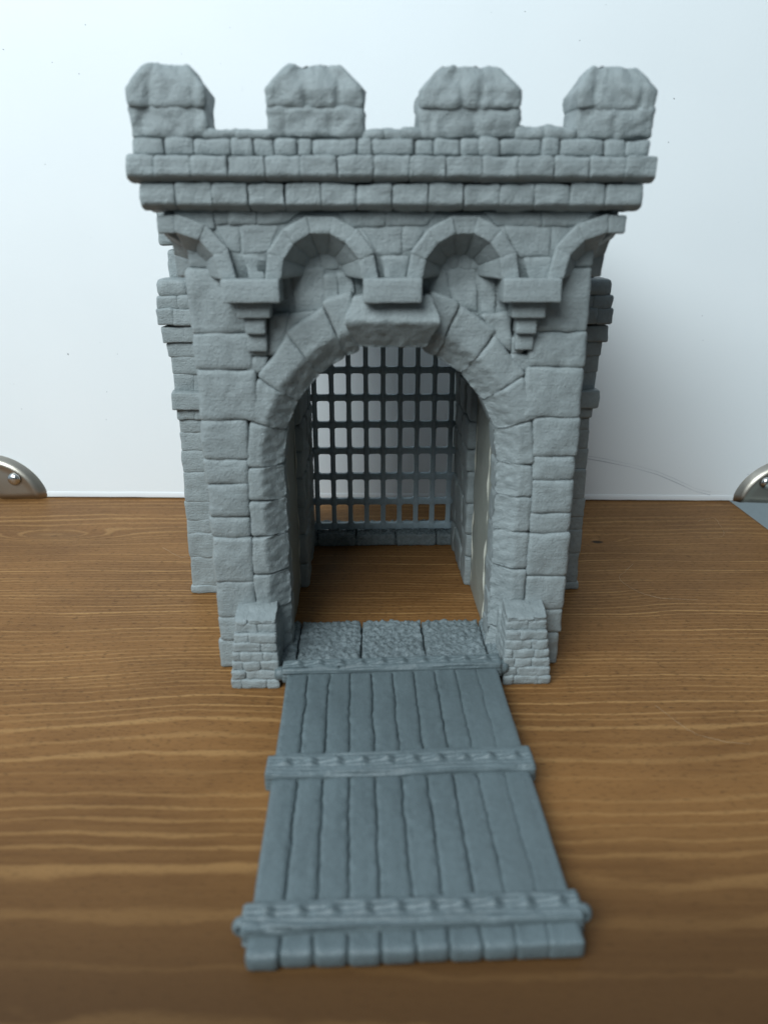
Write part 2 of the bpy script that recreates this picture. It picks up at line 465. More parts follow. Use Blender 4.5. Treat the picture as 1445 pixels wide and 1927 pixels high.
# upper quoins under the corner arches
for sx in (-1,1):
    stone(fw, rect(-HW,1.428,-.47,1.53) if sx<0 else rect(.47,1.428,HW,1.53), -.2, -.002, **Q)
F_ = dict(r=.010, amp=.010, freq=15., seg=.012, d0=-.09, ov=.005, octs=4)
for pts, dp in (
    ([(463,638),(500,638),(503,668),(463,668)], .002), ([(466,674),(503,674),(494,701),(470,701)], .0),
    ([(545,507),(608,507),(610,584),(556,592)], -.004), ([(540,594),(590,588),(560,628),(536,660)], -.006), ([(508,596),(540,592),(534,664),(505,668)], -.006),
    ([(612,520),(634,518),(634,562),(612,590)], .0), ([(636,516),(662,514),(662,560),(637,566)], .003),
    ([(842,509),(898,507),(898,588),(857,578)], -.003), ([(906,515),(934,518),(932,594),(910,588)], -.003),
    ([(911,597),(959,590),(959,662),(927,632)], -.001), ([(966,637),(990,637),(984,664),(966,664)], .0), ([(964,668),(1001,668),(1001,696),(970,699)], .0),
    ([(865,468),(888,468),(888,505),(865,505)], -.004), ([(890,472),(912,472),(912,505),(890,505)], -.002), ([(914,470),(950,470),(950,512),(914,512)], -.005),
    ([(806,474),(862,466),(862,506),(806,506)], -.007), ([(806,509),(840,509),(852,575),(812,562)], -.005), ([(936,516),(985,516),(985,588),(936,590)], -.006),
    ([(602,468),(636,468),(636,505),(602,505)], -.003), ([(638,470),(668,474),(668,506),(638,506)], -.004), ([(560,470),(600,468),(600,505),(560,505)], -.006),
    ([(522,500),(558,474),(556,506),(522,506)], -.007), ([(522,509),(543,509),(552,592),(512,594)], -.006)):
    rec = min(p[1] for p in pts) < 525                      # stones in the hollow under the small arches lie deeper
    patch(fw, pts, 0., d1=dp-(.026 if rec else 0), **F_)
front_wall = fw.build('front_wall', GREY, gate)

# --- the arch: voussoirs and jamb stones with a splayed rough reveal
def splay(proud, rough=.0085, rc=R_CR, slope=.85):
    def post(P, nz):
        x, d, z = P[:,0], P[:,1], P[:,2]
        r = np.where(z > ZC, np.sqrt(x*x + ((z-ZC)/VS)**2), np.abs(x))
        lim = proud - slope*np.maximum(0, rc - r)
        on = d > lim - .02
        rg = (fbm(P*44., 4, .66)*rough + .004)*np.clip((rc+.008-r)/.02, 0, 1)
        P[:,1] = np.minimum(d, lim + rg*on)
        return P
    return post
V_ = dict(ov=.0006, r=.013, amp=.007, freq=13., seg=.0075, dseg=.012, octs=4)
def polar(a, r): return (-r*math.cos(a), ZC+VS*r*math.sin(a))      # a from the left spring
def voussoir(acc, a0, a1, ro, proud, b0=None, b1=None, ri=R_IN, **kw):
    g = 0.
    b0 = a0 if b0 is None else b0; b1 = a1 if b1 is None else b1
    o = dict(V_); o.update(kw)
    stone(acc, [polar(math.radians(a0)+g, ri), polar(math.radians(a1)-g, ri), polar(math.radians(b1)-g, ro), polar(math.radians(b0)+g, ro)], -.17, proud, post=splay(proud), **o)
for side in (-1, 1):
    ar = Acc()
    rows = ((17.3,32.8,.515,.008),(32.8,50.6,.522,.006),(50.6,66.2,.535,.006)) if side < 0 else ((17.0,33.0,.515,.008),(33.0,50.8,.524,.006),(50.8,66.6,.538,.007))
    for a0, a1, ro, pr in rows:
        if side < 0: voussoir(ar, a0, a1, ro, pr)
        else: voussoir(ar, 180-a1, 180-a0, ro, pr)
    if side < 0: voussoir(ar, 66.4, 73.5, .548, .016, 66.4, 77.); voussoir(ar, -.8, 17.1, .492, .004)
    else: voussoir(ar, 106.5, 113.4, .545, .014, 103., 113.4); voussoir(ar, 163.1, 180.2, .492, .004)
    ar.build('arch_stones', GREY, gate)
def jamb(side, rows):
    jb = Acc()
    for z0, z1, xo in rows:
        q = [(-xo,z0),(-R_IN,z0),(-R_IN,z1),(-xo,z1)] if side < 0 else [(R_IN,z0),(xo,z0),(xo,z1),(R_IN,z1)]
        pr = random.uniform(.002,.008)
        stone(jb, q, -.17, pr, post=splay(pr), **V_)
    jb.build('jamb', GREY, gate)
jamb(-1, [(.662,.779,.488),(.530,.659,.489),(.386,.527,.489),(.252,.383,.489),(.130,.249,.489),(.002,.127,.489)])
jamb(1, [(.670,.784,.488),(.538,.667,.489),(.398,.535,.489),(.268,.395,.489),(.150,.265,.489),(.002,.147,.489)])
ks = Acc()
def key_form(P, nz):
    z = P[:,2]; zc = 1.268
    up = z >= zc
    lim = np.where(up, .074-(z-zc)*.35, .074-(zc-z)*.85)
    rg = np.where(up, 0, fbm(P*40., 4, .62)*.007)
    P[:,0] *= 1 + .22*np.exp(-((z-zc)/.045)**2)
    t = P[:,1] - lim - nz - rg
    P[:,1] -= .5*(t + np.sqrt(t*t + .006**2)); return P
stone(ks, [(-.114,1.186),(.114,1.186),(.122,1.345),(-.122,1.345)], -.17, .094, r=.012, amp=.005, freq=15., seg=.0075, dseg=.012, post=key_form, ov=0., octs=4)
ks.build('keystone', GREY, gate)

# --- corbels and the arcade they carry
SP = .4295
def corbel(frame, u, n, z=0.):
    a = Acc(); K = dict(frame=frame, r=.006, amp=.0025, freq=20., seg=.016, wob=.001)
    stone(a, rect(u-.086,1.329,u+.086,1.395), -.02, .100, **K)
    if n > 1: stone(a, rect(u-.050,1.281,u+.050,1.325), -.02, .064, **K)
    if n > 2: stone(a, rect(u-.030,1.231,u+.029,1.277), -.02, .044, **K)
    if n > 3: stone(a, rect(u-.028,1.176,u+.028,1.227), -.02, .022, **K)
    return a
for u, n in ((-.427,4),(0.,1),(.424,4)):
    corbel(FRONT, u, n).build('corbel', GREY, gate)
R_AI, R_AO, ZA = .124, .168, 1.405
def arcade_plate(acc, frame, u0, u1, centers, d0, d1, ztop=1.585, flat=()):
    us = set([u0, u1])
    for c in centers:
        for a in np.linspace(0, PI, 25):
            u = c - (R_AI+.012)*math.cos(a)
            if u0 <= u <= u1: us.add(round(u,5))
        for e in (-1,1):
            u = c + e*(R_AI+.0121)
            if u0 < u < u1: us.add(u)
    us = np.array(sorted(us)); zl = np.full(len(us), 1.394)
    for c in centers:
        t = np.abs(us-c) < R_AI+.01205
        zl[t] = np.maximum(zl[t], ZA + np.sqrt(np.maximum(0,(R_AI+.012)**2-(us[t]-c)**2)))
    for a, b in flat:
        t = (us >= a-1e-6) & (us <= b+1e-6); zl[t] = ZA+R_AI+.012
    n = len(us); V = []
    for d in (d0, d1):
        for z in (zl, np.full(n, ztop)):
            V.append(frame(us, np.full(n, d), z))
    F = []
    for i in range(n-1):
        F += [(i,i+1,n+i+1,n+i),(2*n+i,2*n+i+1,3*n+i+1,3*n+i),(i,i+1,2*n+i+1,2*n+i),(n+i,n+i+1,3*n+i+1,3*n+i)]
    F += [(0,n,3*n,2*n),(n-1,2*n-1,4*n-1,3*n-1)]
    acc.add(np.concatenate(V), F)
sp = Acc()
arcade_plate(sp, FRONT, -HW-.048, HW+.048, [-1.5*SP,-.5*SP,.5*SP,1.5*SP], -.02, .046, flat=((-.72,-1.5*SP),(1.5*SP,.72)))
A_ = dict(r=.010, amp=.007, freq=15., seg=.012, ov=.005)
for pts in (
    [(326,397),(402,397),(404,430),(360,430)], [(404,397),(430,397),(430,420),(408,423)], [(433,397),(480,397),(481,420),(433,420)], [(484,397),(566,397),(540,419),(486,421)],
    [(634,400),(724,400),(724,424),(660,424)], [(728,400),(822,400),(800,423),(729,424)], [(907,399),(1019,399),(1018,424),(935,424)], [(1022,399),(1122,399),(1096,424),(1022,425)],
    [(407,428),(448,426),(452,475),(432,470)], [(454,426),(526,424),(506,470),(456,478)], [(682,430),(757,428),(754,476),(712,478)], [(760,428),(800,427),(778,470),(758,474)],
    [(950,428),(1036,428),(1032,482),(978,482)], [(458,482),(503,484),(498,524),(470,524)], [(718,482),(768,484),(762,525),(728,525)], [(986,486),(1036,486),(1030,524),(996,524)]):
    patch(sp, pts, .05, d0=.0, d1=.052+random.uniform(-.003,.004), **A_)
for u in (-.427, 0., .424): box(sp, u-.062, u+.062, -.040, .02, 1.396, 1.49)
def arch_ring(acc, frame, c, a0, a1, n, d1=.066, end=None):
    for i in range(n):
        s0 = a0+(a1-a0)*i/n+.6; s1 = a0+(a1-a0)*(i+1)/n-.6
        p = [(c-R*math.cos(math.radians(t)), ZA+R*math.sin(math.radians(t))) for t, R in ((s0,R_AI),(s1,R_AI),(s1,R_AO),(s0,R_AO))]
        def taper(P, nz):
            dx, dz = P[:,0]-c, P[:,2]-ZA; r = np.hypot(dx, dz)
            f = np.clip((R_AO-r)/(R_AO-R_AI), 0, 1.1); rn = (r - np.maximum(0, d1-.008-P[:,1])*.60*f)/np.maximum(r,1e-6)
            P[:,0] = c+dx*rn; P[:,2] = ZA+dz*rn; return P
        stone(acc, p, -.036, d1+random.uniform(-.003,.003), frame=frame, r=.0055, amp=.004, freq=18., seg=.008, wob=.0012, post=taper, dseg=.008, ov=random.uniform(.003,.005))
sp.build('arcade_wall', GREY, gate)
def add_ring(frame, c, a0, a1, n, cap=None):
    a = Acc(); arch_ring(a, frame, c, a0, a1, n)
    if cap is not None: stone(a, rect(cap[0], ZA+R_AI-.002, cap[1], ZA+R_AO), -.012, .066, frame=frame, r=.008, amp=.0035, seg=.012)
    return a.build('arcade_arch', GREY, gate)
for c in (-.5*SP, .5*SP): add_ring(FRONT, c, -4, 184, 7)
add_ring(FRONT, -1.5*SP, 92, 184, 3, (-HW-.066, -1.5*SP+.002)); add_ring(FRONT, 1.5*SP, -4, 88, 3, (1.5*SP-.002, HW+.066))
# same arcade along the two sides
DEPTH = 1.39
for sx in (-1, 1):
    fr = SIDE(sx, HW); sd = Acc()
    arcade_plate(sd, fr, -.046, DEPTH, [.0+SP*i for i in range(4)], -.02, .046)
    for y0 in np.arange(.0, DEPTH-.1, .155):
        stone(sd, rect(y0+.003,1.545,min(y0+.152,DEPTH),1.583), 0, .052, frame=fr, **A_)
    sd.build('arcade_wall', GREY, gate)
    for i in range(4):
        if i == 0: add_ring(fr, 0., 92, 184, 3)
        else: add_ring(fr, SP*i, -4, 184, 7)
    for i in (1,2): corbel(fr, SP*(i+.5), 3).build('corbel', GREY, gate)

# --- string courses round three sides and the parapet
def course(z0, z1, o, pitch, name, u_off, chamf=.015, back=-.05):
    a = Acc()
    def post(P, nz):
        lim = o - np.maximum(0, (z0+chamf) - P[:,2]) * 2.2
        P[:,1] = np.minimum(P[:,1], lim + nz)
        return P
    K = dict(r=.009, amp=.007, freq=17., seg=.007, bulge=.001, wob=.003, post=post, dseg=.010, ov=.001)
    E = HW + o
    xs = [-E]; x = u_off
    while x < E - .03:
        if x > -E + .03: xs.append(x)
        x += pitch
    xs.append(E)
    for x0, x1 in zip(xs[:-1], xs[1:]): stone(a, rect(x0+.0005,z0,x1-.0005,z1), back, o+random.uniform(-.003,.003), **K)
    for sx in (-1,1):
        ys = np.arange(.055, DEPTH+o, pitch)
        for y0, y1 in zip(ys[:-1], ys[1:]): stone(a, rect(y0+.0005,z0,y1-.0005,z1), back, o, frame=SIDE(sx,HW), **K)
        box(a, min(sx*(HW-.03),sx*(HW+o-.02)), max(sx*(HW-.03),sx*(HW+o-.02)), -o+.05, DEPTH, z0+.03, z1-.004)
    box(a, -E+.02, E-.02, -o+.02, .1, z0+.03, z1-.004)
    return a.build(name, GREY, gate)
course(1.588, 1.658, .098, .1035, 'string_course', -.623)
course(1.662, 1.728, .122, .1025, 'string_course', -.671)
pp = Acc()
OP = .104; E = HW+OP
K = dict(r=.010, amp=.008, freq=14., seg=.012, octs=4)
def row(acc, z0, z1, cuts, o, d0, kw, gap=.002):
    for x0, x1 in zip(cuts[:-1], cuts[1:]): stone(acc, rect(x0+gap,z0,x1-gap,z1), d0, o+random.uniform(-.005,.004), **kw)
row(pp, 1.731, 1.7725, [-E,-.64,-.56,-.455,-.395,-.335,-.27,-.23,-.10,-.06,.06,.115,.19,.245,.30,.42,.47,.60,.66,E], OP, -.06, K)
for sx in (-1,1):
    for y0 in np.arange(-.02, DEPTH, .14):
        stone(pp, rect(y0,1.731,min(y0+.138,DEPTH),1.8), -.06, OP, frame=SIDE(sx,HW), **K)
box(pp, -E+.015, E-.015, -OP+.015, .02, 1.70, 1.770)
# low ragged sills between the merlons
for a0, a1, n in ((-.53,-.345,2),(-.09,.08,3),(.345,.51,2)):
    cs = np.linspace(a0, a1, n+1)
    for x0, x1 in zip(cs[:-1], cs[1:]):
        h = random.uniform(1.795,1.812)
        stone(pp, [(x0-.004,1.774),(x1+.004,1.774),(x1+.004,h),(x0-.004,h+random.uniform(-.008,.008))], -.06, OP-.002, r=.014, amp=.011, freq=20., seg=.012)
box(pp, -E+.02, E-.02, -OP+.03, .03, 1.765, 1.79)
box(pp, -E+.02, E-.02, DEPTH-.05, DEPTH+.06, 1.60, 1.80)          # plain rear parapet
box(pp, -E+.03, E-.03, -.02, DEPTH, 1.655, 1.70)                  # roof deck
pp.build('parapet', GREY, gate)

def merlon(x0, x1, t0, t1, lower, capcuts, d=.15):
    a = Acc(); o = OP; zk = 1.898; ZT = 1.958
    def creased(cuts, z0, z1, depth=.007):
        xs_ = [x0+(x1-x0)*t for t in cuts[1:-1]]
        def f(P):
            for k, xc in enumerate(xs_):
                wv = .012*perlin(np.stack([P[:,2]*18, P[:,2]*0+k*7.3+x0, P[:,2]*0], 1))
                P[:,1] -= depth*np.exp(-((P[:,0]-xc-wv)/.0085)**2)*(P[:,1] > o-d*.6)*np.clip((z0+.075-P[:,2])/.03, 0, 1)
        return f
    lo = creased(lower, 1.776, 1.85); up = creased(capcuts, 1.853, ZT, .008)
    def pl(P, nz): lo(P); return P
    stone(a, rect(x0,1.776,x1,1.856), o-d, o-.004, r=.012, amp=.013, freq=15., seg=.0075, dseg=.02, ov=.001, octs=4, post=pl)
    def pc_(P, nz):
        z = P[:,2]; f = np.clip((z-zk)/(ZT-zk), 0, 1.05)
        t = (P[:,0]-x0)/(x1-x0)
        P[:,0] = (x0+(t0-x0)*f) + t*((x1-x0)+((t1-t0)-(x1-x0))*f)
        P[:,1] -= f*np.where(P[:,1] > o-d/2, .022, -.03)          # leans back a little all round
        up(P); return P
    stone(a, rect(x0+.001,1.849,x1-.001,ZT), o-d-.004, o+.002, r=.012, amp=.013, freq=15., seg=.0075, dseg=.02, ov=.001, octs=4, post=pc_)
    box(a, x0+.02, x1-.02, -o+.02, -o+d-.02, 1.77, 1.88)
    return a.build('merlon', GREY, gate)
merlon(-.735,-.518,-.690,-.560, (0,.16,1), (0,.3,.86,1))
merlon(-.354,-.081,-.298,-.143, (0,.17,.66,1), (0,.42,.74,1))
merlon(.072,.355,.129,.297, (0,.12,.56,1), (0,.42,.60,1))
merlon(.510,.737,.548,.682, (0,.5,1), (0,.22,.8,1))

# --- recess behind the arch, then the rough passage walls, ceiling, rear wall
pw = Acc()
arch_plate(pw, .402, HW-.02, 1.60, .10, .690)
for sx in (-1,1):
    z = .0
    hs = []
    while z < 1.28:
        h = random.uniform(.10,.15); hs.append((z, min(z+h,1.30))); z += h
    for z0, z1 in hs:
        y = .686; sw = random.uniform(.12,.2)
        while y < 1.19:
            y1 = min(y+sw, 1.20); sw = random.uniform(.16,.26)
            if y1-y > .03:
                q = rect(y+.002, z0+.002, y1-.002, z1-.002)
                stone(pw, q, -.08, .0+random.uniform(-.006,.008), frame=(lambda u,d,w,sx=sx: np.stack([sx*(.357-d), u, w],1)), r=.016, amp=.009, freq=16., seg=.017)
            y = y1
    box(pw, min(sx*.385,sx*(HW-.02)), max(sx*.385,sx*(HW-.02)), .690, 1.20, 0., 1.60)
box(pw, -HW+.02, HW-.02, .692, 1.385, 1.30, 1.60)
for sx in (-1,1): box(pw, min(sx*.368,sx*(HW-.02)), max(sx*.368,sx*(HW-.02)), 1.20, 1.385, 0, 1.31)
pw.build('passage', GREY, gate)
for sx in (-1,1):
    st = Acc()
    stone(st, rect(.172,.004,.684,.93), -.02, .016, frame=(lambda u,d,w,sx=sx: np.stack([sx*(.406-d), u, w],1)), r=.006, amp=.006, freq=7., seg=.02)
    p = st.build('filler_strip', PUTTY, gate); tag(p, 'smooth pale grey green strip inside the arch')
    bd = Acc(); zz = np.linspace(.03,.90,60)
    for y0, rr in ((.30,.0040),(.655,.0028)):
        tube(bd, [(sx*(.389+.003*math.sin(q*17)), y0+.005*math.sin(q*23+1), q) for q in zz], lambda t, rr=rr: rr*(1+.6*math.sin(t*40)), 6)
    bd.build('filler_bead', PALE, p)
for sx in (-1,1):
    sw_ = Acc(); fr = SIDE(sx, HW-.01); z = 0.
    while z < 1.36:
        h = random.uniform(.08,.15); z1 = min(z+h,1.40); y = 0.21 if random.random()<.5 else .16
        while y < DEPTH-.01:
            y1 = min(y+random.uniform(.13,.24), DEPTH)
            if DEPTH-y1 < .06: y1 = DEPTH
            stone(sw_, rect(y+.002,z+.002,y1-.002,z1-.002), -.06, .008+random.uniform(-.004,.004), frame=fr, r=.012, amp=.006, freq=15., seg=.024); y = y1
        z = z1
    sw_.build('side_wall', GREY, gate)

# --- wing walls standing out on both sides
def wing(sx):
    a = Acc(); Y0, Y1 = .640, 1.05
    W = dict(r=.010, amp=.007, freq=16., seg=.012, wob=.002, ov=.005, frame=(lambda u,d,w: np.stack([sx*u, Y0-d, w],1)))
    XW = .868
    def blk(z0, z1, xo, d, cuts=(.615,), **kw):
        o = dict(W); o.update(kw); cs = list(cuts)+[xo]
        for u0, u1 in zip(cs[:-1], cs[1:]): stone(a, rect(u0+.001,z0+.0015,u1-.001,z1-.0015), -(Y1-Y0)+random.uniform(0,.01), d, **o)
    for z0, z1, dx, d in ((.002,.036,.012,.006),(.036,.178,.004,.002),(.178,.292,.006,.003),(.292,.355,.003,.0),(.355,.440,.006,.003),(.440,.573,.0,.002),(.573,.668,.0,-.002),(.668,.748,-.004,-.002)):
        blk(z0, z1, XW+dx, d)
    blk(.748,.805, XW-.006, .0, (.615,.77)); blk(.805,.850, XW-.002, .012, (.615,.795)); blk(.852,.918, XW+.010, .030, (.615,.735), r=.006)
    blk(.918,.993, XW+.002, -.004, (.615,.70,.79)); blk(.993,1.064, XW+.004, .0, (.615,.70)); blk(1.064,1.118, XW+.012, .006)
    blk(1.124,1.180, XW+.022, .022, (.615,.80), r=.006); blk(1.193,1.252, XW+.034, .036, (.615,.84)); blk(1.252,1.300, XW+.028, .030, (.615,.82)); blk(1.300,1.362, XW+.024, .030, (.615,.78), r=.02, amp=.008)
    def bx_(x0, x1, y0, y1, z0, z1): box(a, min(sx*x0,sx*x1), max(sx*x0,sx*x1), y0, y1, z0, z1)
    bx_(.60,.858,.648,1.04,.01,1.35)
    bx_(.60,.80,.622,1.04,1.13,1.36)
    blk(1.364,1.468, .862 if sx<0 else .842, -.06, r=.014)
    if sx < 0: blk(1.492,1.66, .885, -.05, r=.012); bx_(.61,.84,.72,1.04,1.36,1.65)
    for t in range(2):       # side faces
        pass
    # a little blind arch stone beside the gatehouse
    for k in range(3):
        a0, a1 = math.radians(25+k*25), math.radians(48+k*25)
        p = [(.615+.135*math.cos(t)*R, .915+.15*math.sin(t)*R) for t, R in ((a1,.75),(a0,.75),(a0,1.),(a1,1.))]
        stone(a, p, -.05, .020, **W)
    return a.build('wing_wall', GREY, gate)
wing(-1); wing(1)

# --- stepped brick buttresses beside the drawbridge
def buttress(sx):
    a = Acc(); x0, x1 = .400, .572
    fr = lambda u,d,w: np.stack([sx*u, -d, w], 1)
    H = .034; cutsets = [(0,.22,.74,1),(0,.3,1),(0,.24,.62,1) ,(0,.18,.68,1),(0,.62,1),(0,.36,1),(0,.55,1)]
    for k in range(7):
        z0 = k*H; lean = .004*k
        xa, xb = x0+.001*k+ .0, x1-.0035*k; df = .136 - .0045*k
        if k == 6: df -= .010
        cs = [xa+(xb-xa)*t for t in cutsets[k]]
        if sx < 0: cs = [xa+xb-c for c in cs][::-1]
        for u0, u1 in zip(cs[:-1], cs[1:]):
            stone(a, rect(u0+.0012,z0+.001,u1-.0012,z0+H-.001), df-.05, df+random.uniform(-.002,.002), r=.0075, amp=.0065, freq=24., seg=.008, wob=.0022, frame=fr, ov=.0022)
        # flank bricks
        ds = [df-.052, df-.052-random.uniform(.04,.06), -.03]
        for d1, d0 in zip(ds[:-1], ds[1:]):
            stone(a, rect(xa+random.uniform(0,.002),z0+.001,xb-random.uniform(0,.003),z0+H-.001), d0, d1-.001, r=.006, amp=.003, freq=28., seg=.02, wob=.001, frame=fr, dseg=.02)
        box(a, min(sx*(xa+.006),sx*(xb-.006)), max(sx*(xa+.006),sx*(xb-.006)), -df+.006, .02, z0, z0+H)
    # sloping worn cap
    def slope(P, nz):
        P[:,2] = np.minimum(P[:,2], .2745 - np.maximum(0, P[:,1]-.02)*.30 + nz*1.3)
        return P
    for u0, u1 in ((x0+.012,x0+.105),(x0+.108,x1-.026)):
        stone(a, rect(u0,.236,u1,.278), -.02, .098, r=.008, amp=.005, freq=24., seg=.010, dseg=.012, frame=fr, post=slope)
    return a.build('brick_buttress', GREY, gate)
buttress(-1); buttress(1)

# --- cobbled sills front and back of the passage
def sill(cuts, y0, y1, zt, name):
    a = Acc()
    def rough(P, nz):
        top = P[:,2] > zt - .02
        P[:,2] += np.where(top, np.abs(fbm(np.stack([P[:,0]*36, P[:,1]*36, P[:,2]*10],1), 3, .5))*.026 - .007, 0)
        return P
    for x0, x1 in zip(cuts[:-1], cuts[1:]):
        stone(a, rect(x0+.004,.003,x1-.004,zt), y0, y1, r=.012, amp=.004, freq=30., seg=.0055, dseg=.0055, frame=PLAIN, post=rough, wob=.002)
    box(a, cuts[0], cuts[-1], y0+.012, y1-.012, .002, zt-.03)
    return a.build(name, GREY_SLAB, gate)
sill([-.42,-.347,-.108,.130,.362,.42], -.060, .243, .066, 'door_sill')
sill([-.40,-.345,-.142,.066,.276,.40], 1.172, 1.388, .066, 'door_sill')

# ------------------------------------------------------------------ portcullis
pc = empty('portcullis', (0,0,0), (0,0,0), 'dark grey barred portcullis grille inside the rear doorway of the gatehouse', 'portcullis')
pc.location = (GX - math.sin(GYAW)*1.245, GY + math.cos(GYAW)*1.245, 0); pc.rotation_euler = (0,0,GYAW)
XS = [-.341+.0853*i for i in range(9)]; ZS = [.091+.1364*i for i in range(9)]
tv, th = .0122, .0160
for i, x in enumerate(XS):
    a = Acc()
    stone(a, rect(x-tv,.074,x+tv,1.285), -.016, .014, r=.004, amp=.0012, freq=20., seg=.04, wob=.0008, ov=0.)
    for z in ZS:                     # rivet-like nubs where the bars cross, fillets in the corners
        stone(a, rect(x-.014,z-.018,x+.014,z+.018), -.012, .0165, r=.006, amp=.001, seg=.02, wob=0, ov=0.)
    if i < 8:
        for z in ZS:
            for ux, uz in ((0,1),(0,-1),(1,1),(1,-1)):
                cx, cz = (x+tv if not ux else XS[i+1]-tv), z+uz*th
                if cz > 1.28: continue
                sg = 1 if not ux else -1; R = .009
                P = [(cx-sg*.002, cz-uz*.002)] + [(cx+sg*(R-R*math.cos(t)), cz+uz*(R-R*math.sin(t))) for t in np.linspace(0, PI/2, 6)]
                n = len(P); V = [(p[0], y, p[1]) for y in (-.0125,.0145) for p in P]
                a.add(V, [tuple(range(n)), tuple(range(n,2*n))] + [(k,(k+1)%n,n+(k+1)%n,n+k) for k in range(n)])
    a.build('vertical_bar', GREY_BAR, pc)
for z in ZS:
    a = Acc(); stone(a, rect(-.372,z-th,.372,z+th), -.016, .0125, r=.004, amp=.0015, freq=14., seg=.03, wob=.001, ov=0.)
    a.build('horizontal_bar', GREY_BAR, pc)

# ------------------------------------------------------------------ drawbridge
DB_YAW, DB_PITCH, DB_ROLL = .0369, .0164, -.0122
db = empty('drawbridge', (.0695, -1.2037, .0045), (0,0,0), 'grey plank drawbridge lowered in front of the stone archway', 'drawbridge')
db.matrix_world = Matrix.Translation((.0695,-1.2037,.0035)) @ Matrix.Rotation(DB_YAW,4,'Z') @ Matrix.Rotation(DB_PITCH,4,'X') @ Matrix.Rotation(-DB_ROLL*-1,4,'Y')
BW, NPL, BT = .742, 10, .050
pwid = BW/NPL
TOP = lambda u,d,w: np.stack([u, w, d], 1)            # deck frame: d up, w along
for i in range(NPL):
    a = Acc(); x0 = -BW/2+pwid*i; ph = random.uniform(0,9)
    soft = 1. if i < 8 else .45                        # joints nearly closed on the right
    def pst(P, nz, x0=x0, ph=ph, i=i, soft=soft):
        b = P[:,2]; xc = x0+pwid/2
        for e in (0,1):                                # ragged shared edges
            m = np.clip(((P[:,0]-xc)/(pwid/2))*(1 if e else -1), 0, 1)**3
            k = (i+e)*13.7
            wv = (perlin(np.stack([b*9, np.full_like(b,k), b*0],1))*.010 + perlin(np.stack([b*34, np.full_like(b,k+5), b*0],1))*.006 + perlin(np.stack([b*80, np.full_like(b,k+5), b*0],1))*.003) if 0 < i+e < NPL else np.zeros_like(b)
            P[:,0] += m*wv
        up = P[:,1] > BT*.6
        ed = np.clip((np.abs(P[:,0]-xc)/(pwid/2)-.62)/.2, 0, 1)*np.clip((1.02-np.abs(P[:,0]-xc)/(pwid/2))/.12, 0, 1)
        P[:,1] += up*ed*soft*(.0030 + .0110*perlin(np.stack([b*26+i*3.1, np.sign(P[:,0]-xc)*3+i, b*0],1)))
        P[:,1] += np.where(up, perlin(np.stack([P[:,0]*30+i*7, b*5, b*0],1))*.003 + perlin(np.stack([P[:,0]*90, b*14+i, b*0],1))*.0012, 0)
        return P
    g = .0008 if i < 8 else .0002
    stone(a, rect(x0+g, -.016+random.uniform(-.003,.004), x0+pwid-g, 1.118), .002, BT, r=.015 if i < 8 else .008, bulge=.0045, amp=.002, freq=10., seg=.0085, frame=TOP, post=pst, wob=0, dseg=.02, ov=.0028)
    a.build('plank', GREY_DECK, db)
def crossbar(b0, b1, half, top, bot, ph, knobs):
    a = Acc()
    def grain(P, nz):
        x, b, d = P[:,0], P[:,2], P[:,1]
        up = np.clip((d-(BT+.002))/.012, 0, 1)
        skew = b + .036*perlin(np.stack([x*2.6+ph, b*0+ph, b*0],1)) + .010*x
        ring = np.sin(skew*2*PI/.0155 + 2.6*perlin(np.stack([x*5+ph, b*16, b*0],1)))
        rid = np.where(ring > 0, ring, ring*.6)
        P[:,1] += up*(rid*.0036 + perlin(np.stack([x*14+ph,b*40,b*0],1))*.004)
        face = (b < b0+.010)
        P[:,2] += face*(perlin(np.stack([x*5+ph, d*90, d*0],1))*.008 + np.sin(d*2*PI/.012 + 3*perlin(np.stack([x*3+ph,d*0,d*0],1)))*.0022)
        bm = (b0+b1)/2
        for kx in knobs:
            r2 = ((x-kx)/.015)**2+((b-bm-.006)/.013)**2
            P[:,1] += up*.0105*np.exp(-r2*1.2) - up*.005*np.exp(-((x-kx-.024)/.012)**2-((b-bm)/.014)**2)
        return P
    stone(a, rect(-half,b0,half,b1), bot, top, r=.010, amp=.0015, seg=.0036, frame=TOP, post=grain, wob=.0015, dseg=.004, ov=0.)
    return a.build('crossbar', GREY_DECK, db)
kn = [-BW/2+pwid*(i+.5) for i in range(NPL)]
crossbar(.034, .110, .388, .071, .010, 1.3, kn)
crossbar(.530, .626, .390, .069, .010, 7.7, kn)
fb = crossbar(1.065, 1.132, .390, .072, .012, 4.1, kn)
for s_ in (-1,1):
    pv = Acc(); tube(pv, [(s_*.37,1.098,.038),(s_*.404,1.098,.038),(s_*.416,1.098,.038)], lambda t: .026 if t < .9 else .02, 14)
    pv.build('pivot_pin', GREY_DECK, fb)
for s_ in (-1,1):                                        # ring lugs at the free end
    a = Acc(); V = []; F = []; n, m = 22, 10; R, r_ = .0145, .0095
    for i in range(n):
        for j in range(m):
            t, q = 2*PI*i/n, 2*PI*j/m
            V.append((s_*.386+(R+r_*math.cos(q))*math.cos(t), .062+r_*1.5*math.sin(q), .048+(R+r_*math.cos(q))*math.sin(t)))
    for i in range(n):
        for j in range(m): F.append((i*m+j, ((i+1)%n)*m+j, ((i+1)%n)*m+(j+1)%m, i*m+(j+1)%m))
    a.add(V, F); a.build('chain_lug', GREY_DECK, db)

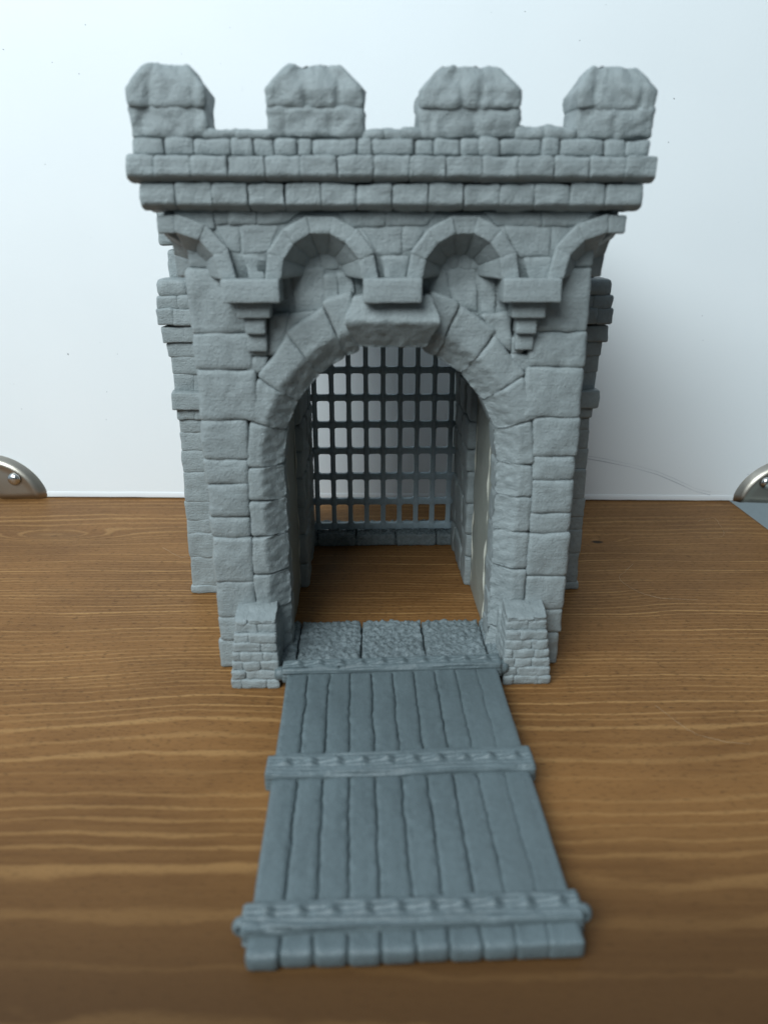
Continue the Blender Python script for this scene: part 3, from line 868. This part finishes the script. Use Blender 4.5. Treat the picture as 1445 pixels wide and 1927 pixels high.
# ------------------------------------------------------------------ stray fibres on the board
def on_board(px, py):
    u, v = (px-722.5)/FPX, (py-963.5)/FPX
    r = (u, math.cos(PITCH)-v*math.sin(PITCH), -math.sin(PITCH)-v*math.cos(PITCH)); t = CAM_H/-r[2]
    return (t*r[0], -CAM_D+t*r[1])
def smooth(P, n=8):
    P = [Vector(p) for p in P]; P = [P[0]]+P+[P[-1]]; out = []
    for i in range(1, len(P)-2):
        for k in range(n):
            t = k/n; a,b,c,d = P[i-1],P[i],P[i+1],P[i+2]
            out.append(.5*((2*b)+(-a+c)*t+(2*a-5*b+4*c-d)*t*t+(-a+3*b-3*c+d)*t**3))
    return out+[P[-2]]
for lab, pts, R in (
    ('pale hooked fibre lying on the board right of the gatehouse', [(1191,1062),(1176,1076),(1165,1085),(1168,1094),(1190,1109),(1222,1122),(1260,1128),(1312,1129)], .0009),
    ('thin bent fibre on the board beside the right metal corner of the box', [(1312,982),(1328,977),(1344,976),(1354,990),(1361,1002),(1358,1010),(1342,1012)], .0008),
    ('short pale fibre on the board beside the left wing wall', [(307,1031),(322,1040),(340,1049),(353,1048)], .0009),
    ('faint long fibre on the board right of the drawbridge', [(1232,1328),(1258,1348),(1300,1378),(1350,1394),(1410,1402)], .0006)):
    a = Acc(); P = [(*on_board(x,y), .0016) for x,y in pts]
    tube(a, [p+Vector((random.gauss(0,.0012),random.gauss(0,.0012),.002*math.sin(q*.35)**2)) for q, p in enumerate(smooth(P))], lambda t, R=R: R*.8*(.55+.45*math.sin(t*9+1)**2), 6)
    tag(a.build('stray_fibre', HAIR), lab, 'fibre', 'stray fibres on the wooden board')

# ------------------------------------------------------------------ light: one big soft window to the front left, dim room
w = bpy.data.worlds.new('World'); SC.world = w; w.use_nodes = True
wt = w.node_tree; bg = wt.nodes['Background']
def wn(typ, **kw):
    d = wt.nodes.new(typ)
    for k_, v_ in kw.items(): setattr(d, k_, v_)
    return d
tc = wn('ShaderNodeTexCoord')
def lobe(direction, lo, hi, gain):                      # how much of the room's light comes from that side
    d = wn('ShaderNodeVectorMath', operation='DOT_PRODUCT'); wt.links.new(tc.outputs['Generated'], d.inputs[0])
    d.inputs[1].default_value = Vector(direction).normalized()
    m = wn('ShaderNodeMapRange', interpolation_type='SMOOTHSTEP'); wt.links.new(d.outputs['Value'], m.inputs['Value'])
    m.inputs['From Min'].default_value = lo; m.inputs['From Max'].default_value = hi; m.inputs['To Max'].default_value = gain
    return m.outputs[0]
a1 = wn('ShaderNodeMath', operation='ADD'); a2 = wn('ShaderNodeMath', operation='ADD')
wt.links.new(lobe((-.6,.25,.75), -.1, 1., .62), a1.inputs[0]); wt.links.new(lobe((0,0,1), -.4, 1., .12), a1.inputs[1])
wt.links.new(a1.outputs[0], a2.inputs[0]); a2.inputs[1].default_value = .03
wt.links.new(a2.outputs[0], bg.inputs[1]); bg.inputs[0].default_value = (.66,.82,.97,1)
def area(name, az, el, dist, sx, sy, power, col, target=(0,.6,.8), spread=180):
    l = bpy.data.lights.new(name, 'AREA'); l.shape = 'RECTANGLE'; l.size = sx; l.size_y = sy; l.energy = power; l.color = col; l.spread = math.radians(spread)
    o = bpy.data.objects.new(name, l); COL.objects.link(o)
    az, el = math.radians(az), math.radians(el)
    T = Vector(target); p = T + Vector((-math.sin(az)*math.cos(el), -math.cos(az)*math.cos(el), math.sin(el)))*dist
    o.location = p; o.rotation_euler = (T-p).to_track_quat('-Z','Y').to_euler(); return o
area('window_light', 31, 32, 14., 10., 7.0, 1640., (.87,.965,1.0), (.5,2.4,2.1), 150)

# ------------------------------------------------------------------ camera
cd = bpy.data.cameras.new('camera'); cam = bpy.data.objects.new('camera', cd); COL.objects.link(cam)
cam.location = (0,-CAM_D,CAM_H); cam.rotation_euler = (PI/2-PITCH,0,0)
cd.sensor_fit = 'VERTICAL'; cd.sensor_height = 36.; cd.sensor_width = 27.; cd.lens = 36.*FPX/1927.
cd.clip_start = .05; cd.clip_end = 200.
cd.dof.use_dof = True; cd.dof.focus_distance = 3.45; cd.dof.aperture_fstop = cd.lens/1000/.023
SC.camera = cam
SC.render.resolution_x, SC.render.resolution_y = 767, 1024
vs_ = SC.view_settings; vs_.view_transform = 'Standard'; vs_.look = 'None'; vs_.exposure = 0.; vs_.gamma = 1.; vs_.use_curve_mapping = False
SC.cycles.use_denoising = True; SC.cycles.max_bounces = 8; SC.cycles.diffuse_bounces = 5
